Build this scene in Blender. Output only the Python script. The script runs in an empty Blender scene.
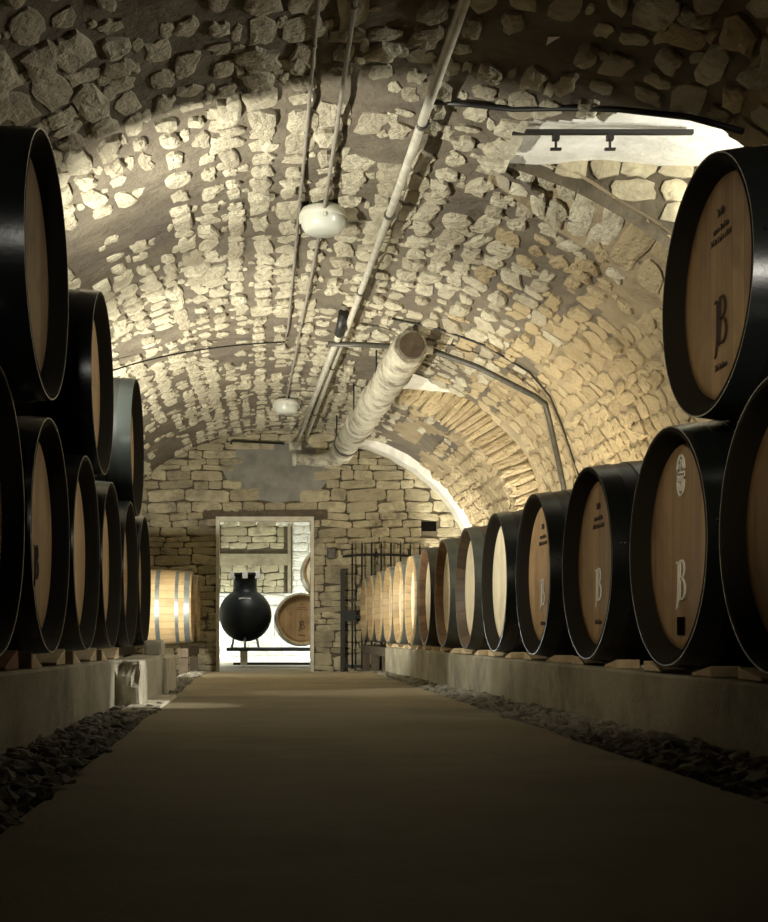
import bpy, bmesh, math, random
from math import sin, cos, pi, sqrt, radians
from mathutils import Vector, noise
random.seed(7)
C = bpy.context.scene.collection
F = 1250.0                      # focal length in pixels of a 768 wide frame

# ------------------------------------------------------------------ helpers
def obj(name, bm, mats, parent=None, smooth=False):
    me = bpy.data.meshes.new(name)
    bm.normal_update(); bm.to_mesh(me); bm.free()
    if not isinstance(mats, (list, tuple)): mats = [mats]
    for m in mats: me.materials.append(m)
    if smooth:
        for p in me.polygons: p.use_smooth = True
    o = bpy.data.objects.new(name, me); C.objects.link(o)
    if parent: o.parent = parent
    return o
def thing(name, label, cat, loc=(0,0,0), rotz=0, group=None):
    o = bpy.data.objects.new(name, None); C.objects.link(o)
    o.empty_display_size = .1
    o.location = loc; o.rotation_euler = (0,0,rotz)
    o['label'] = label; o['category'] = cat
    if group: o['group'] = group
    return o
def tag(o, label, cat, group=None, kind=None):
    o['label'] = label; o['category'] = cat
    if group: o['group'] = group
    if kind: o['kind'] = kind
    return o
def struct(o):
    o['kind'] = 'structure'; return o
def dup(root, loc, rotz, label, group=None):
    def rec(s, par):
        c = s.copy(); C.objects.link(c); c.parent = par
        for ch in list(s.children): rec(ch, c)
        return c
    r = rec(root, None)
    r.location = loc; r.rotation_euler = (0,0,rotz); r['label'] = label
    if group: r['group'] = group
    return r
def box(bm, x0, x1, y0, y1, z0, z1, mi=0, jit=0):
    vs = [bm.verts.new((x,y,z)) for x in (x0,x1) for y in (y0,y1) for z in (z0,z1)]
    if jit:
        for v in vs: v.co += Vector([random.uniform(-jit,jit) for _ in range(3)])
    for q in ((0,1,3,2),(4,6,7,5),(0,4,5,1),(2,3,7,6),(0,2,6,4),(1,5,7,3)):
        f = bm.faces.new([vs[i] for i in q]); f.material_index = mi
def bevel(bm, w, seg=2):
    bmesh.ops.bevel(bm, geom=list(bm.edges), offset=w, segments=seg, affect='EDGES', profile=.6)
def tube(bm, pts, r, n=10, caps=True, mi=0):
    pts = [Vector(p) for p in pts]; rings = []
    rs = r if isinstance(r, (list, tuple)) else [r]*len(pts)
    ref = Vector((0,0,1))
    for i, p in enumerate(pts):
        a = pts[max(i-1,0)]; b = pts[min(i+1,len(pts)-1)]
        t = (b-a).normalized()
        if i == 0:
            if abs(t.dot(ref)) > .9: ref = Vector((1,0,0))
        u = (ref - t*ref.dot(t)).normalized(); ref = u
        w = t.cross(u)
        rings.append([bm.verts.new(p + (u*cos(2*pi*k/n) + w*sin(2*pi*k/n))*rs[i]) for k in range(n)])
    for a, b in zip(rings, rings[1:]):
        for k in range(n):
            f = bm.faces.new((a[k], a[(k+1)%n], b[(k+1)%n], b[k])); f.smooth = True; f.material_index = mi
    if caps:
        bm.faces.new(list(reversed(rings[0]))).material_index = mi
        bm.faces.new(rings[-1]).material_index = mi
def lathe(bm, prof, axis='x', n=64, mi=None, smooth=True, closed=False):
    """prof: list of (axial, radius)"""
    rings = []
    for a, r in prof:
        ring = []
        for k in range(n):
            th = 2*pi*k/n
            if axis == 'x': co = (a, r*cos(th), r*sin(th))
            elif axis == 'z': co = (r*cos(th), r*sin(th), a)
            ring.append(bm.verts.new(co))
        rings.append(ring)
    segs = list(zip(rings, rings[1:]))
    prof = list(prof)
    if closed: segs.append((rings[-1], rings[0]))
    for i, (a, b) in enumerate(segs):
        if i+1 < len(prof) and abs(prof[i][0]-prof[i+1][0])+abs(prof[i][1]-prof[i+1][1]) < 1e-7: continue
        for k in range(n):
            f = bm.faces.new((a[k], b[k], b[(k+1)%n], a[(k+1)%n])); f.smooth = smooth
            if mi: f.material_index = mi[i]
    return rings
def wpt(u, v, y):
    """world point seen at pixel (u,v) at depth y"""
    return Vector(((u-260)*y/F, y, (631-v)*y/F))

# ------------------------------------------------------------------ materials
def mat(name, col, rough=.6, metal=0, spec=.5, var=None, nscale=6, bump=0, bscale=40, attr=None, dirt=None, dscale=1.5, coord='Object'):
    m = bpy.data.materials.new(name); m.use_nodes = True
    nt = m.node_tree; N = nt.nodes; L = nt.links
    b = N['Principled BSDF']; b.inputs['Roughness'].default_value = rough
    b.inputs['Metallic'].default_value = metal; b.inputs['Specular IOR Level'].default_value = spec
    b.inputs['Base Color'].default_value = (*col, 1)
    tc = N.new('ShaderNodeTexCoord')
    cur = None
    def ns(scale, detail=6, rough=.6):
        n = N.new('ShaderNodeTexNoise'); n.inputs['Scale'].default_value = scale
        n.inputs['Detail'].default_value = detail; n.inputs['Roughness'].default_value = rough
        L.new(tc.outputs[coord], n.inputs['Vector']); return n
    def mix(fac, a, bb):
        x = N.new('ShaderNodeMix'); x.data_type = 'RGBA'
        if hasattr(fac, 'links'): L.new(fac, x.inputs[0])
        else: x.inputs[0].default_value = fac
        for s, i in ((a, 6), (bb, 7)):
            if hasattr(s, 'links'): L.new(s, x.inputs[i])
            else: x.inputs[i].default_value = (*s, 1)
        return x.outputs[2]
    def ramp(src, p0, p1):
        r = N.new('ShaderNodeMapRange'); r.inputs[1].default_value = p0; r.inputs[2].default_value = p1
        L.new(src, r.inputs[0]); return r.outputs[0]
    cur = col
    if attr:      # per stone random value mixes col -> attr colour
        a = N.new('ShaderNodeAttribute'); a.attribute_name = 'tone'
        cur = mix(a.outputs['Fac'], cur, attr)
    if var:
        cur = mix(ramp(ns(nscale).outputs['Fac'], .35, .65), cur, var)
    if dirt:
        cur = mix(ramp(ns(dscale, 8, .7).outputs['Fac'], .5, .68), cur, dirt)
    if hasattr(cur, 'links'): L.new(cur, b.inputs['Base Color'])
    if bump:
        bp = N.new('ShaderNodeBump'); bp.inputs['Strength'].default_value = 1
        bp.inputs['Distance'].default_value = bump
        L.new(ns(bscale, 8, .65).outputs['Fac'], bp.inputs['Height']); L.new(bp.outputs[0], b.inputs['Normal'])
    return m
def wood_mat(name, col, dark, rough=.55, seam='planks', pitch=.1, seamw=.03, nst=26, grain=(3,3,60), bumpd=.002):
    m = bpy.data.materials.new(name); m.use_nodes = True
    nt = m.node_tree; N = nt.nodes; L = nt.links; b = N['Principled BSDF']
    b.inputs['Roughness'].default_value = rough; b.inputs['Specular IOR Level'].default_value = .35
    tc = N.new('ShaderNodeTexCoord'); mp = N.new('ShaderNodeMapping'); mp.inputs['Scale'].default_value = grain
    L.new(tc.outputs['Object'], mp.inputs[0])
    oi = N.new('ShaderNodeObjectInfo')
    n1 = N.new('ShaderNodeTexNoise'); n1.noise_dimensions = '4D'; n1.inputs['Scale'].default_value = 1; n1.inputs['Detail'].default_value = 5
    rm = N.new('ShaderNodeMath'); rm.operation = 'MULTIPLY'; rm.inputs[1].default_value = 50
    L.new(oi.outputs['Random'], rm.inputs[0]); L.new(rm.outputs[0], n1.inputs['W'])
    L.new(mp.outputs[0], n1.inputs['Vector'])
    sp = N.new('ShaderNodeSeparateXYZ'); L.new(tc.outputs['Object'], sp.inputs[0])
    def math_(op, a, bb=None):
        x = N.new('ShaderNodeMath'); x.operation = op
        for i, s in enumerate((a, bb)):
            if s is None: continue
            if hasattr(s, 'links'): L.new(s, x.inputs[i])
            else: x.inputs[i].default_value = s
        return x.outputs[0]
    if seam == 'planks': q = math_('DIVIDE', sp.outputs['Y'], pitch)
    else:
        q = math_('MULTIPLY', math_('ARCTAN2', sp.outputs['Z'], sp.outputs['Y']), nst/(2*pi))
    q = math_('ADD', q, 100)
    fr = math_('FRACT', q); fl = math_('FLOOR', q)
    wn = N.new('ShaderNodeTexWhiteNoise'); wn.noise_dimensions = '2D'
    cb = N.new('ShaderNodeCombineXYZ'); L.new(fl, cb.inputs[0]); L.new(oi.outputs['Random'], cb.inputs[1]); L.new(cb.outputs[0], wn.inputs['Vector'])
    fac = math_('ADD', math_('MULTIPLY', n1.outputs['Fac'], .9), math_('MULTIPLY', wn.outputs['Value'], .5))
    rr = N.new('ShaderNodeMapRange'); rr.inputs[1].default_value = .35; rr.inputs[2].default_value = 1.1; L.new(fac, rr.inputs[0])
    mx = N.new('ShaderNodeMix'); mx.data_type = 'RGBA'; L.new(rr.outputs[0], mx.inputs[0])
    mx.inputs[6].default_value = (*col,1); mx.inputs[7].default_value = (*dark,1)
    sm = math_('LESS_THAN', fr, seamw)
    mx2 = N.new('ShaderNodeMix'); mx2.data_type = 'RGBA'; L.new(sm, mx2.inputs[0]); L.new(mx.outputs[2], mx2.inputs[6])
    mx2.inputs[7].default_value = (dark[0]*.3, dark[1]*.3, dark[2]*.3, 1)
    # age stains with a shape of their own
    n2 = N.new('ShaderNodeTexNoise'); n2.noise_dimensions = '4D'; n2.inputs['Scale'].default_value = 7; n2.inputs['Detail'].default_value = 8
    L.new(tc.outputs['Object'], n2.inputs['Vector']); L.new(rm.outputs[0], n2.inputs['W'])
    r2 = N.new('ShaderNodeMapRange'); r2.inputs[1].default_value = .52; r2.inputs[2].default_value = .75; r2.inputs[4].default_value = .6; L.new(n2.outputs['Fac'], r2.inputs[0])
    mx3 = N.new('ShaderNodeMix'); mx3.data_type = 'RGBA'; L.new(r2.outputs[0], mx3.inputs[0]); L.new(mx2.outputs[2], mx3.inputs[6])
    mx3.inputs[7].default_value = (dark[0]*.55, dark[1]*.5, dark[2]*.5, 1)
    L.new(mx3.outputs[2], b.inputs['Base Color'])
    bp = N.new('ShaderNodeBump'); bp.inputs['Distance'].default_value = bumpd; bp.inputs['Strength'].default_value = .7
    hh = math_('SUBTRACT', n1.outputs['Fac'], sm); L.new(hh, bp.inputs['Height']); L.new(bp.outputs[0], b.inputs['Normal'])
    return m

M = {}
M['mortar']   = mat('vault_mortar', (.225,.195,.145), .95, var=(.15,.128,.095), nscale=3.5, bump=.035, bscale=9, dirt=(.15,.125,.105), dscale=1.1, spec=.2)
M['stone']    = mat('vault_stone', (.76,.71,.54), .9, attr=(.40,.35,.26), var=(.50,.45,.33), nscale=9, bump=.05, bscale=18, spec=.2)
M['goldmortar']= mat('wall_mortar', (.42,.34,.22), .95, var=(.30,.24,.15), nscale=4, bump=.03, bscale=12, spec=.2)
M['goldstone']= mat('wall_gold_stone', (.62,.51,.31), .9, attr=(.36,.28,.16), var=(.50,.40,.25), nscale=7, bump=.05, bscale=18, spec=.2)
M['endmortar']= mat('end_wall_joint', (.15,.125,.085), .95, var=(.08,.067,.045), nscale=5, bump=.02, bscale=20, spec=.1)
M['endstone'] = mat('end_wall_stone', (.58,.52,.35), .9, attr=(.28,.24,.155), var=(.38,.33,.22), nscale=5, bump=.022, bscale=14, dirt=(.20,.175,.125), dscale=2.2, spec=.2)
M['plaster']  = mat('grey_plaster', (.30,.29,.25), .9, var=(.20,.19,.165), nscale=4, bump=.012, bscale=18)
M['white']    = mat('white_plaster', (.88,.86,.78), .85, var=(.70,.68,.60), nscale=6, bump=.018, bscale=10)
M['concrete'] = mat('curb_concrete', (.40,.365,.265), .85, var=(.25,.225,.16), nscale=2.6, bump=.006, bscale=35, dirt=(.15,.14,.11), dscale=1.7)
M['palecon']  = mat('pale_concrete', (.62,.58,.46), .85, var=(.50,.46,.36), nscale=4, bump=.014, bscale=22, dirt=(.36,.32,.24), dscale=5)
M['floor']    = mat('path_concrete', (.30,.25,.155), .75, var=(.22,.185,.115), nscale=1.1, bump=.003, bscale=60, dirt=(.16,.14,.10), dscale=.9, spec=.35)
M['soil']     = mat('dark_soil', (.07,.06,.045), .95, bump=.02, bscale=20)
M['gravel']   = mat('gravel_stone', (.24,.22,.18), .85, attr=(.09,.085,.07), bump=.003, bscale=60)
M['black']    = mat('black_lacquer', (.007,.0075,.0065), .36, spec=.35, bump=.0006, bscale=60)
M['matte']    = mat('matte_black_chime', (.020,.017,.012), .9, spec=.12, bump=.001, bscale=30)
M['blackhoop']= mat('black_hoop', (.009,.011,.010), .26, metal=0, spec=.5, bump=.0005, bscale=60)
M['hoop']     = mat('galvanised_hoop', (.42,.47,.47), .42, metal=.75, var=(.30,.33,.33), nscale=10)
M['greyhoop'] = mat('grey_hoop', (.11,.115,.095), .5, metal=.4, var=(.07,.072,.06), nscale=10)
M['head']     = wood_mat('barrel_head_oak', (.52,.34,.16), (.30,.185,.09), pitch=.098, seamw=.02, grain=(3,26,2.2))
M['headpale'] = wood_mat('pale_barrel_head', (.90,.82,.60), (.72,.62,.42), pitch=.098, seamw=.015, grain=(3,26,2.2))
M['chimedark']= wood_mat('brown_chime', (.11,.075,.045), (.05,.035,.022), seam='a', nst=30, grain=(2,20,20))
M['chimebrown']= wood_mat('red_brown_chime', (.26,.15,.08), (.13,.075,.04), seam='a', nst=30, grain=(2,20,20))
M['chimewood']= wood_mat('oak_chime', (.50,.37,.20), (.33,.23,.12), seam='a', nst=30, grain=(2,20,20))
M['stave']    = wood_mat('oak_stave', (.62,.47,.26), (.46,.32,.16), seam='a', nst=30, grain=(2.2,24,24))
M['winestave']= wood_mat('wine_stained_stave', (.10,.045,.028), (.04,.022,.016), seam='a', nst=30, grain=(2.2,24,24))
M['wedge']    = mat('wedge_wood', (.66,.53,.33), .8, var=(.5,.38,.22), nscale=20, bump=.002)
M['redwedge'] = mat('stained_wedge', (.34,.13,.06), .8, var=(.24,.09,.05), nscale=20)
M['pipe']     = mat('painted_pipe', (.60,.58,.48), .45, var=(.42,.40,.33), nscale=12, spec=.5)
M['steelpipe']= mat('dark_steel_pipe', (.07,.068,.055), .45, metal=.3, var=(.12,.11,.09), nscale=18)
M['conduit']  = mat('conduit', (.22,.20,.17), .5, var=(.30,.28,.24), nscale=9)
M['cable']    = mat('black_cable', (.015,.014,.012), .5)
M['lag']      = mat('lagging_cloth', (.60,.57,.45), .9, var=(.40,.37,.28), nscale=5, bump=.05, bscale=7, dirt=(.12,.10,.065), dscale=5)
M['iron']     = mat('wrought_iron', (.022,.022,.02), .55, metal=.3, bump=.003, bscale=50)
M['rust']     = mat('old_beam', (.13,.10,.065), .9, var=(.08,.06,.04), nscale=12, bump=.01)
M['lampbody'] = mat('lamp_body', (.62,.60,.50), .5)
M['lampglass']= mat('lamp_glass', (.62,.64,.56), .25, spec=.6)
M['tank']     = mat('black_tank', (.006,.009,.012), .45, spec=.3)
M['steel']    = mat('stainless', (.70,.71,.70), .35, metal=.5)
M['markwhite']= mat('white_brand', (.95,.93,.84), .4)
M['markdark'] = mat('burnt_brand', (.05,.033,.022), .8)
M['frame']    = mat('door_frame_paint', (.66,.62,.50), .7, var=(.5,.46,.36))
def emis(name, col, s):
    m = bpy.data.materials.new(name); m.use_nodes = True; b = m.node_tree.nodes['Principled BSDF']
    b.inputs['Emission Color'].default_value = (*col,1); b.inputs['Emission Strength'].default_value = s
    b.inputs['Base Color'].default_value = (.8,.8,.8,1); return m
M['pit'] = mat('dark_recess', (.006,.005,.004), .95, spec=0)
M['daylight'] = emis('daylit_pane', (1,.98,.90), 2)

# ------------------------------------------------------------------ vault profile
XC, A, ZS, RISE = .40, 2.75, .94, 2.0
FLOORZ = lambda y: -.323 - .0104*y if y < 14.5 else -.474 - .0331*(min(y,18.3)-14.5)
prof = []
zz = -.75
while zz < ZS: prof.append((XC-A, zz)); zz += .05
for i in range(181):
    th = pi - pi*i/180; prof.append((XC + A*cos(th), ZS + RISE*sin(th)))
zz = ZS - .05
while zz > -.75: prof.append((XC+A, zz)); zz -= .05
S = [0]
for a, b in zip(prof, prof[1:]): S.append(S[-1] + math.hypot(b[0]-a[0], b[1]-a[1]))
STOT = S[-1]
import bisect
def P(s):
    s = min(max(s, 0), STOT-1e-6); i = bisect.bisect_right(S, s)-1; i = min(i, len(prof)-2)
    t = (s-S[i])/(S[i+1]-S[i]); a, b = prof[i], prof[i+1]
    x, z = a[0]+(b[0]-a[0])*t, a[1]+(b[1]-a[1])*t
    dx, dz = b[0]-a[0], b[1]-a[1]; l = math.hypot(dx,dz)
    return x, z, dz/l, -dx/l           # inward normal
def vz(x):                                   # vault height at X
    t = (x-XC)/A; return ZS + RISE*sqrt(max(0, 1-t*t))
def rough(s, y):
    return .035*noise.noise(Vector((s*1.3, y*1.1, 3))) + .018*noise.noise(Vector((s*4, y*4, 9)))
def vmap(s, y, d):
    x, z, nx, nz = P(s); d = d + rough(s, y)
    return Vector((x+nx*d, y, z+nz*d))
def in_hole(x, y, z):
    if 1.41 < x and z > 1.55 and y < 7.5 + .38*min(1, (x-1.41)/.5):
        near = 6.85 - (x-1.41)*1.054 if x < 2.15 else 6.07
        if y > near: return True
    if x > 1.55 and 13.25 < y < 14.65 and z > -.2: return True
    return False

def add_stone(bm, lay, cs, ct, hs, ht, mp, depth, mi, tone, n=12, skew=.0, sq=3.2, jit=.13, ang=0.0):
    """irregular hewn stone of half size hs x ht around (cs,ct) mapped by mp(s,t,d)"""
    ph = random.random()*50; rot = random.uniform(-.12,.12)+skew
    AJ = [random.uniform(-ang, ang*.7) for _ in range(n)]
    def ring(k, d, dj):
        out = []
        for i in range(n):
            th = 2*pi*i/n + .13
            r = (abs(cos(th))**sq + abs(sin(th))**sq)**(-1/sq)
            r *= 1 + jit*1.6*noise.noise(Vector((cos(th)*1.6+ph, sin(th)*1.6, ph))) + (AJ[i] if ang else 0)
            a, b = r*cos(th)*hs*k, r*sin(th)*ht*k
            out.append(bm.verts.new(mp(cs + a*cos(rot)-b*sin(rot), ct + a*sin(rot)+b*cos(rot), d + random.uniform(-dj, dj))))
        return out
    tl, tt = random.uniform(-.3,.3)*depth, random.uniform(.8,1.3)*depth
    r0 = ring(1.0, -.03, 0); r1 = ring(.95, tt*.7, depth*.12); r2 = ring(.62, tt, depth*.22)
    c = bm.verts.new(mp(cs, ct, tt*1.05+tl*.4))
    fs = []
    for a, b in ((r0,r1),(r1,r2)):
        for i in range(n): fs.append(bm.faces.new((a[i], a[(i+1)%n], b[(i+1)%n], b[i])))
    for i in range(n): fs.append(bm.faces.new((r2[i], r2[(i+1)%n], c)))
    for f in fs:
        f.material_index = mi
        for lp in f.loops: lp[lay] = (tone, tone, tone, 1)

def build_vault():
    bms = {k: bmesh.new() for k in ('ceiling','wall_left','wall_right')}
    lays = {k: b.loops.layers.color.new('tone') for k, b in bms.items()}
    s_left, s_right = 2.3, STOT-3.15
    def which(s): return 'wall_left' if s < s_left else ('wall_right' if s > s_right else 'ceiling')
    ns = int(STOT/.07); ys = [ -1.0 + i*.06 for i in range(int(19.4/.06)+1)]
    for key, (sa, sb) in {'wall_left': (0,s_left), 'ceiling': (s_left, s_right), 'wall_right': (s_right, STOT)}.items():
        bm = bms[key]; n = max(2, int((sb-sa)/.06)); grid = []
        for i in range(n+1):
            s = sa + (sb-sa)*i/n
            x, z, _, _ = P(s); ysn = list(ys)
            if x > 1.36 and z > 1.55:
                xx = max(x, 1.411); near = 6.85 - (xx-1.41)*1.054 if xx < 2.15 else 6.07
                for lim in (near, 7.5 + .38*min(1, (xx-1.41)/.5)):
                    j = min(range(len(ys)), key=lambda q: abs(ys[q]-lim)); ysn[j] = lim
            grid.append([bm.verts.new(vmap(s, y, 0)) for y in ysn])
        for i in range(n):
            for j in range(len(ys)-1):
                s = sa + (sb-sa)*(i+.5)/n; x, z, _, _ = P(s)
                if in_hole(x, (ys[j]+ys[j+1])/2, z): continue
                f = bm.faces.new((grid[i][j], grid[i][j+1], grid[i+1][j+1], grid[i+1][j])); f.smooth = True
                f.material_index = 2 if s + .9*noise.noise(Vector((s*1.5,ys[j]*1.2,7))) > s_right-.25 else 0
        bmesh.ops.delete(bm, geom=[v for v in bm.verts if not v.link_faces], context='VERTS')
    s = .1; row = 0
    while s < STOT-.05:
        gold = s > s_right
        pitch = random.uniform(.15,.21) if not gold else random.uniform(.08,.16)
        y = 1.5 + random.random()*.3
        while y < 18.3:
            ln = random.uniform(.12,.36) if not gold else random.uniform(.08,.34)
            sc = s + pitch/2 + .045*noise.noise(Vector((row*3.1, y*.8, 0))); yc = y+ln/2
            x, z, _, _ = P(sc)
            y += ln + (random.uniform(.004,.03) if not gold else random.uniform(.004,.02))
            if in_hole(x, yc, z) or in_hole(x, yc+ln*.4, z) or in_hole(x, yc-ln*.4, z): continue
            # bare mortar patches
            cover = noise.noise(Vector((sc*.9, yc*.45, 21))) + .5*noise.noise(Vector((sc*2.5, yc*2, 5)))
            if gold: keep = True; hw = pitch*.47
            else:
                left = sc < s_left+1.6
                keep = cover > (-.42 if not left else -.25) and random.random() > .06
                hw = pitch*random.uniform(.33,.50)
                if cover < -.05: hw *= .75; ln *= .7
            if not keep: continue
            key = which(sc); bm = bms[key]
            mi = 3 if gold else 1
            if not gold and sc > s_right-1.0 and random.random() < (sc-s_right+1.0)*1.0: mi = 3
            if hw < .025: continue
            dd = random.uniform(.008,.038) if not gold else random.uniform(.004,.034)
            add_stone(bm, lays[key], sc, yc, hw, ln/2, vmap, dd, mi, random.random(), n=12, skew=random.uniform(-.2,.2), sq=4.5, jit=.22 if not gold else .20, ang=.20 if not gold else .17)
            if not gold and random.random() < .5:
                add_stone(bm, lays[key], sc+pitch*random.choice((-.5,.5)), yc+random.uniform(-.1,.1), random.uniform(.02,.04), random.uniform(.03,.09), vmap, .008, mi, random.random(), n=8, sq=3, jit=.3, ang=.25)
        s += pitch; row += 1
    for k, b in bms.items():
        struct(obj(k, b, [M['mortar'], M['stone'], M['goldmortar'], M['goldstone']]))
build_vault()

# lunettes (window recesses) cut in the right haunch
def recess_wall():
    bm = bmesh.new(); lay = bm.loops.layers.color.new('tone')
    def quad(pts, mi, nu=1, nv=1, amp=.012):
        a, b, c, d = [Vector(p) for p in pts]; g = []
        for i in range(nu+1):
            r = []
            for j in range(nv+1):
                u, v = i/nu, j/nv
                p = a.lerp(b, u).lerp(d.lerp(c, u), v)
                p = p + Vector([amp*noise.noise(p*3+Vector((k*9,0,0))) for k in range(3)])
                r.append(bm.verts.new(p))
            g.append(r)
        for i in range(nu):
            for j in range(nv):
                f = bm.faces.new((g[i][j], g[i+1][j], g[i+1][j+1], g[i][j+1])); f.material_index = mi; f.smooth = True
    # near one: flat white ceiling, stone cheeks, sloping sill
    quad(((1.36,5.9,2.82),(3.7,5.9,2.82),(3.7,7.56,2.78),(1.36,7.56,2.82)), 0, 40, 24, .03)
    def cheek(pa, pb, n=14):           # upright face from the vault line up to the recess ceiling
        for i in range(n):
            q = [Vector((pa[0]+(pb[0]-pa[0])*k/n, pa[1]+(pb[1]-pa[1])*k/n, 0)) for k in (i, i+1)]
            zb = [(vz(p.x) if p.x < XC+A-.15 else 1.6)+.02 for p in q]
            quad(((q[0].x,q[0].y,2.85),(q[1].x,q[1].y,2.85),(q[1].x,q[1].y,zb[1]),(q[0].x,q[0].y,zb[0])), 1)
    cheek((1.36,7.52),(3.0,7.52)); cheek((3.0,7.52),(3.7,7.52),2)
    for i in range(16):                # bevelled far edge of the opening
        xa, xb = 1.40+1.6*i/16, 1.40+1.6*(i+1)/16
        fy = lambda x: 7.56 + .38*min(1, (x-1.41)/.5)
        quad(((xa,7.50,vz(xa)+.12),(xb,7.50,vz(xb)+.12),(xb,fy(xb)+.12,vz(xb)-.035),(xa,fy(xa)+.12,vz(xa)-.035)), 3, 2, 3, .03)
    cheek((1.36,6.90),(2.15,6.05)); cheek((2.15,6.05),(3.0,6.05)); cheek((3.0,6.05),(3.7,6.05),2)
    quad(((2.6,6.0,1.55),(3.7,6.0,1.75),(3.7,7.56,1.75),(2.6,7.56,1.55)), 1)
    return bm, lay, quad
bm, lay, quad = recess_wall()
def mb(s, t, d):
    far = 7.56 + .38*min(1, (s-1.41)/.5) + .12
    return Vector((s, 7.50+(far-7.50)*t - d*.6, vz(s)+.12-.155*t - d*.8))
x = 1.44
while x < 3.0:
    w = random.uniform(.09,.17)
    for (ta, tb) in ((.0,.48),(.52,1.0)) if random.random() < .6 else ((.02,.98),):
        add_stone(bm, lay, x+w/2, (ta+tb)/2, w*.47, (tb-ta)*.47, mb, random.uniform(.01,.03), 2 if x > 2.2 else 4, random.random(), n=12, sq=5, ang=.1, skew=0)
    x += w
# stones on the far cheek of the near recess
def m1(s, t, d): return Vector((s, 7.52-d, t))
z = 1.6
while z < 2.8:
    x = 1.5
    while x < 3.6:
        w = random.uniform(.16,.32)
        if z+.0 > vz(min(x+.02,3.1)) and x < 3.6: add_stone(bm, lay, x+w/2, z+.07, w*.49, .068, m1, .02, 5, random.random(), n=14, sq=5, ang=.08)
        x += w+.01
    z += .14
# far recess : curved outer shell and voussoir reveal
outer = [(1.5,2.82),(1.9,2.83),(2.34,2.78),(2.6,2.66),(2.84,2.46),(3.1,2.10),(3.24,1.7),(3.31,1.3),(3.35,.7),(3.36,-.7)]
for (xa,za),(xb,zb) in zip(outer, outer[1:]):
    quad(((xa,13.1,za),(xb,13.1,zb),(xb,14.7,zb),(xa,14.7,za)), 2 if xa > 2.4 else 0, 4, 14, .03)
def face_at(y, step):
    # reveal between the main vault line and the outer shell
    n = 60; pr = None
    for i in range(n+1):
        q = i/n*(len(outer)-1); k = min(int(q), len(outer)-2); t = q-k
        o = Vector((outer[k][0]+(outer[k+1][0]-outer[k][0])*t, 0, outer[k][1]+(outer[k+1][1]-outer[k][1])*t))
        # inner point: toward the centre line of the vault
        c = Vector((XC, 0, ZS)) if o.z > ZS else Vector((XC, 0, o.z))
        d = (c-o).normalized(); p = o.copy()
        for _ in range(80):
            inside = (p.z <= ZS and p.x <= XC+A) or (p.z > ZS and ((p.x-XC)/A)**2+((p.z-ZS)/RISE)**2 <= 1)
            if inside: break
            p = p + d*.01
        cur = (bm.verts.new((o.x,y,o.z)), bm.verts.new((p.x,y,p.z)), o, p)
        if pr:
            f = bm.faces.new((pr[0], cur[0], cur[1], pr[1])); f.material_index = 3
            if step and i % 2 == 0 and (o-p).length > .06:
                mid = (o+p)/2; ax = (p-o).normalized(); tn = Vector((ax.z,0,-ax.x)); L = (o-p).length; ll = (o-face_at.last).length if face_at.last else .1
                def mp(s, t, d, mid=mid, ax=ax, tn=tn): return Vector((mid.x+ax.x*s+tn.x*t, y-.01-d, mid.z+ax.z*s+tn.z*t))
                add_stone(bm, lay, 0, 0, L*.5+.06, min(.085, ll*.42), mp, random.uniform(.02,.05), 2, random.random(), n=12)
                face_at.last = o
            if i == 1: face_at.last = o
        pr = cur
face_at.last = None
face_at(14.65, True); face_at(13.22, False)
struct(obj('trim_1', bm, [M['white'], M['endmortar'], M['goldstone'], M['goldmortar'], M['stone'], M['endstone']]))

def window_unit(name, x, y0, y1, z0, z1):
    bm = bmesh.new(); box(bm, x, x+.03, y0, y1, z0, z1); w = struct(obj(name, bm, M['daylight']))
    bm = bmesh.new()
    for (a,b,c,d) in ((y0-.05,y1+.05,z0-.05,z0),(y0-.05,y1+.05,z1,z1+.05),(y0-.05,y0,z0,z1),(y1,y1+.05,z0,z1),((y0+y1)/2-.02,(y0+y1)/2+.02,z0,z1)):
        box(bm, x-.04, x+.02, a, b, c, d)
    obj('window_frame', bm, M['iron'], w)
window_unit('window_1', 3.66, 6.15, 7.45, 1.85, 2.7)

# ------------------------------------------------------------------ end wall with doorway
def coursed(bm, lay, x0, x1, z0, z1, yf, skip, mi=1, hr=(.08,.19), lr=(.18,.62), dep=(.02,.05), gap=.002):
    z = z0
    while z < z1:
        h = random.choice((random.uniform(*hr), random.uniform(*hr), hr[0])); x = x0 - random.random()*.3
        while x < x1:
            w = random.uniform(*lr)*(1.25 if h > .17 else .9)
            xa, xb = max(x,x0), min(x+w, x1)
            for (sx0, sx1, sz0, sz1) in skip['rects']:
                if min(z+h,sz1)-max(z,sz0) > .35*h:
                    if xa < sx0 < xb: xb = sx0
                    elif xa < sx1 < xb: xa = sx1
                    elif xa >= sx0 and xb <= sx1: xa = xb
            cz = z+h/2 + .02*noise.noise(Vector((x*1.5, z*2, 1)))
            if xb-xa > .05 and not skip['fn']((xa+xb)/2, cz):
                def mp(s, t, d): return Vector((s, yf-d, t))
                add_stone(bm, lay, (xa+xb)/2, cz, (xb-xa)/2-gap/2, h/2-gap/2, mp, random.uniform(*dep), mi, random.random(), n=24, sq=9, jit=.05, ang=.03, skew=random.uniform(-.03,.03))
            x += w
        z += h
YE = 18.3; DX0, DX1, DZ0, DZ1 = -.615, .76, -.60, 1.67
bm = bmesh.new(); lay = bm.loops.layers.color.new('tone')
for r in ((-2.6,DX0,-.9,3.2),(DX1,3.5,-.9,3.2),(DX0,DX1,DZ1,3.2)):
    box(bm, r[0], r[1], YE, YE+.5, r[2], r[3])
def patch(x, z):
    d = ((x-.25)/.75)**2 + ((z-2.35)/.42)**2 + .5*noise.noise(Vector((x*2.5, z*2.5, 2)))
    return d < .8
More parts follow.
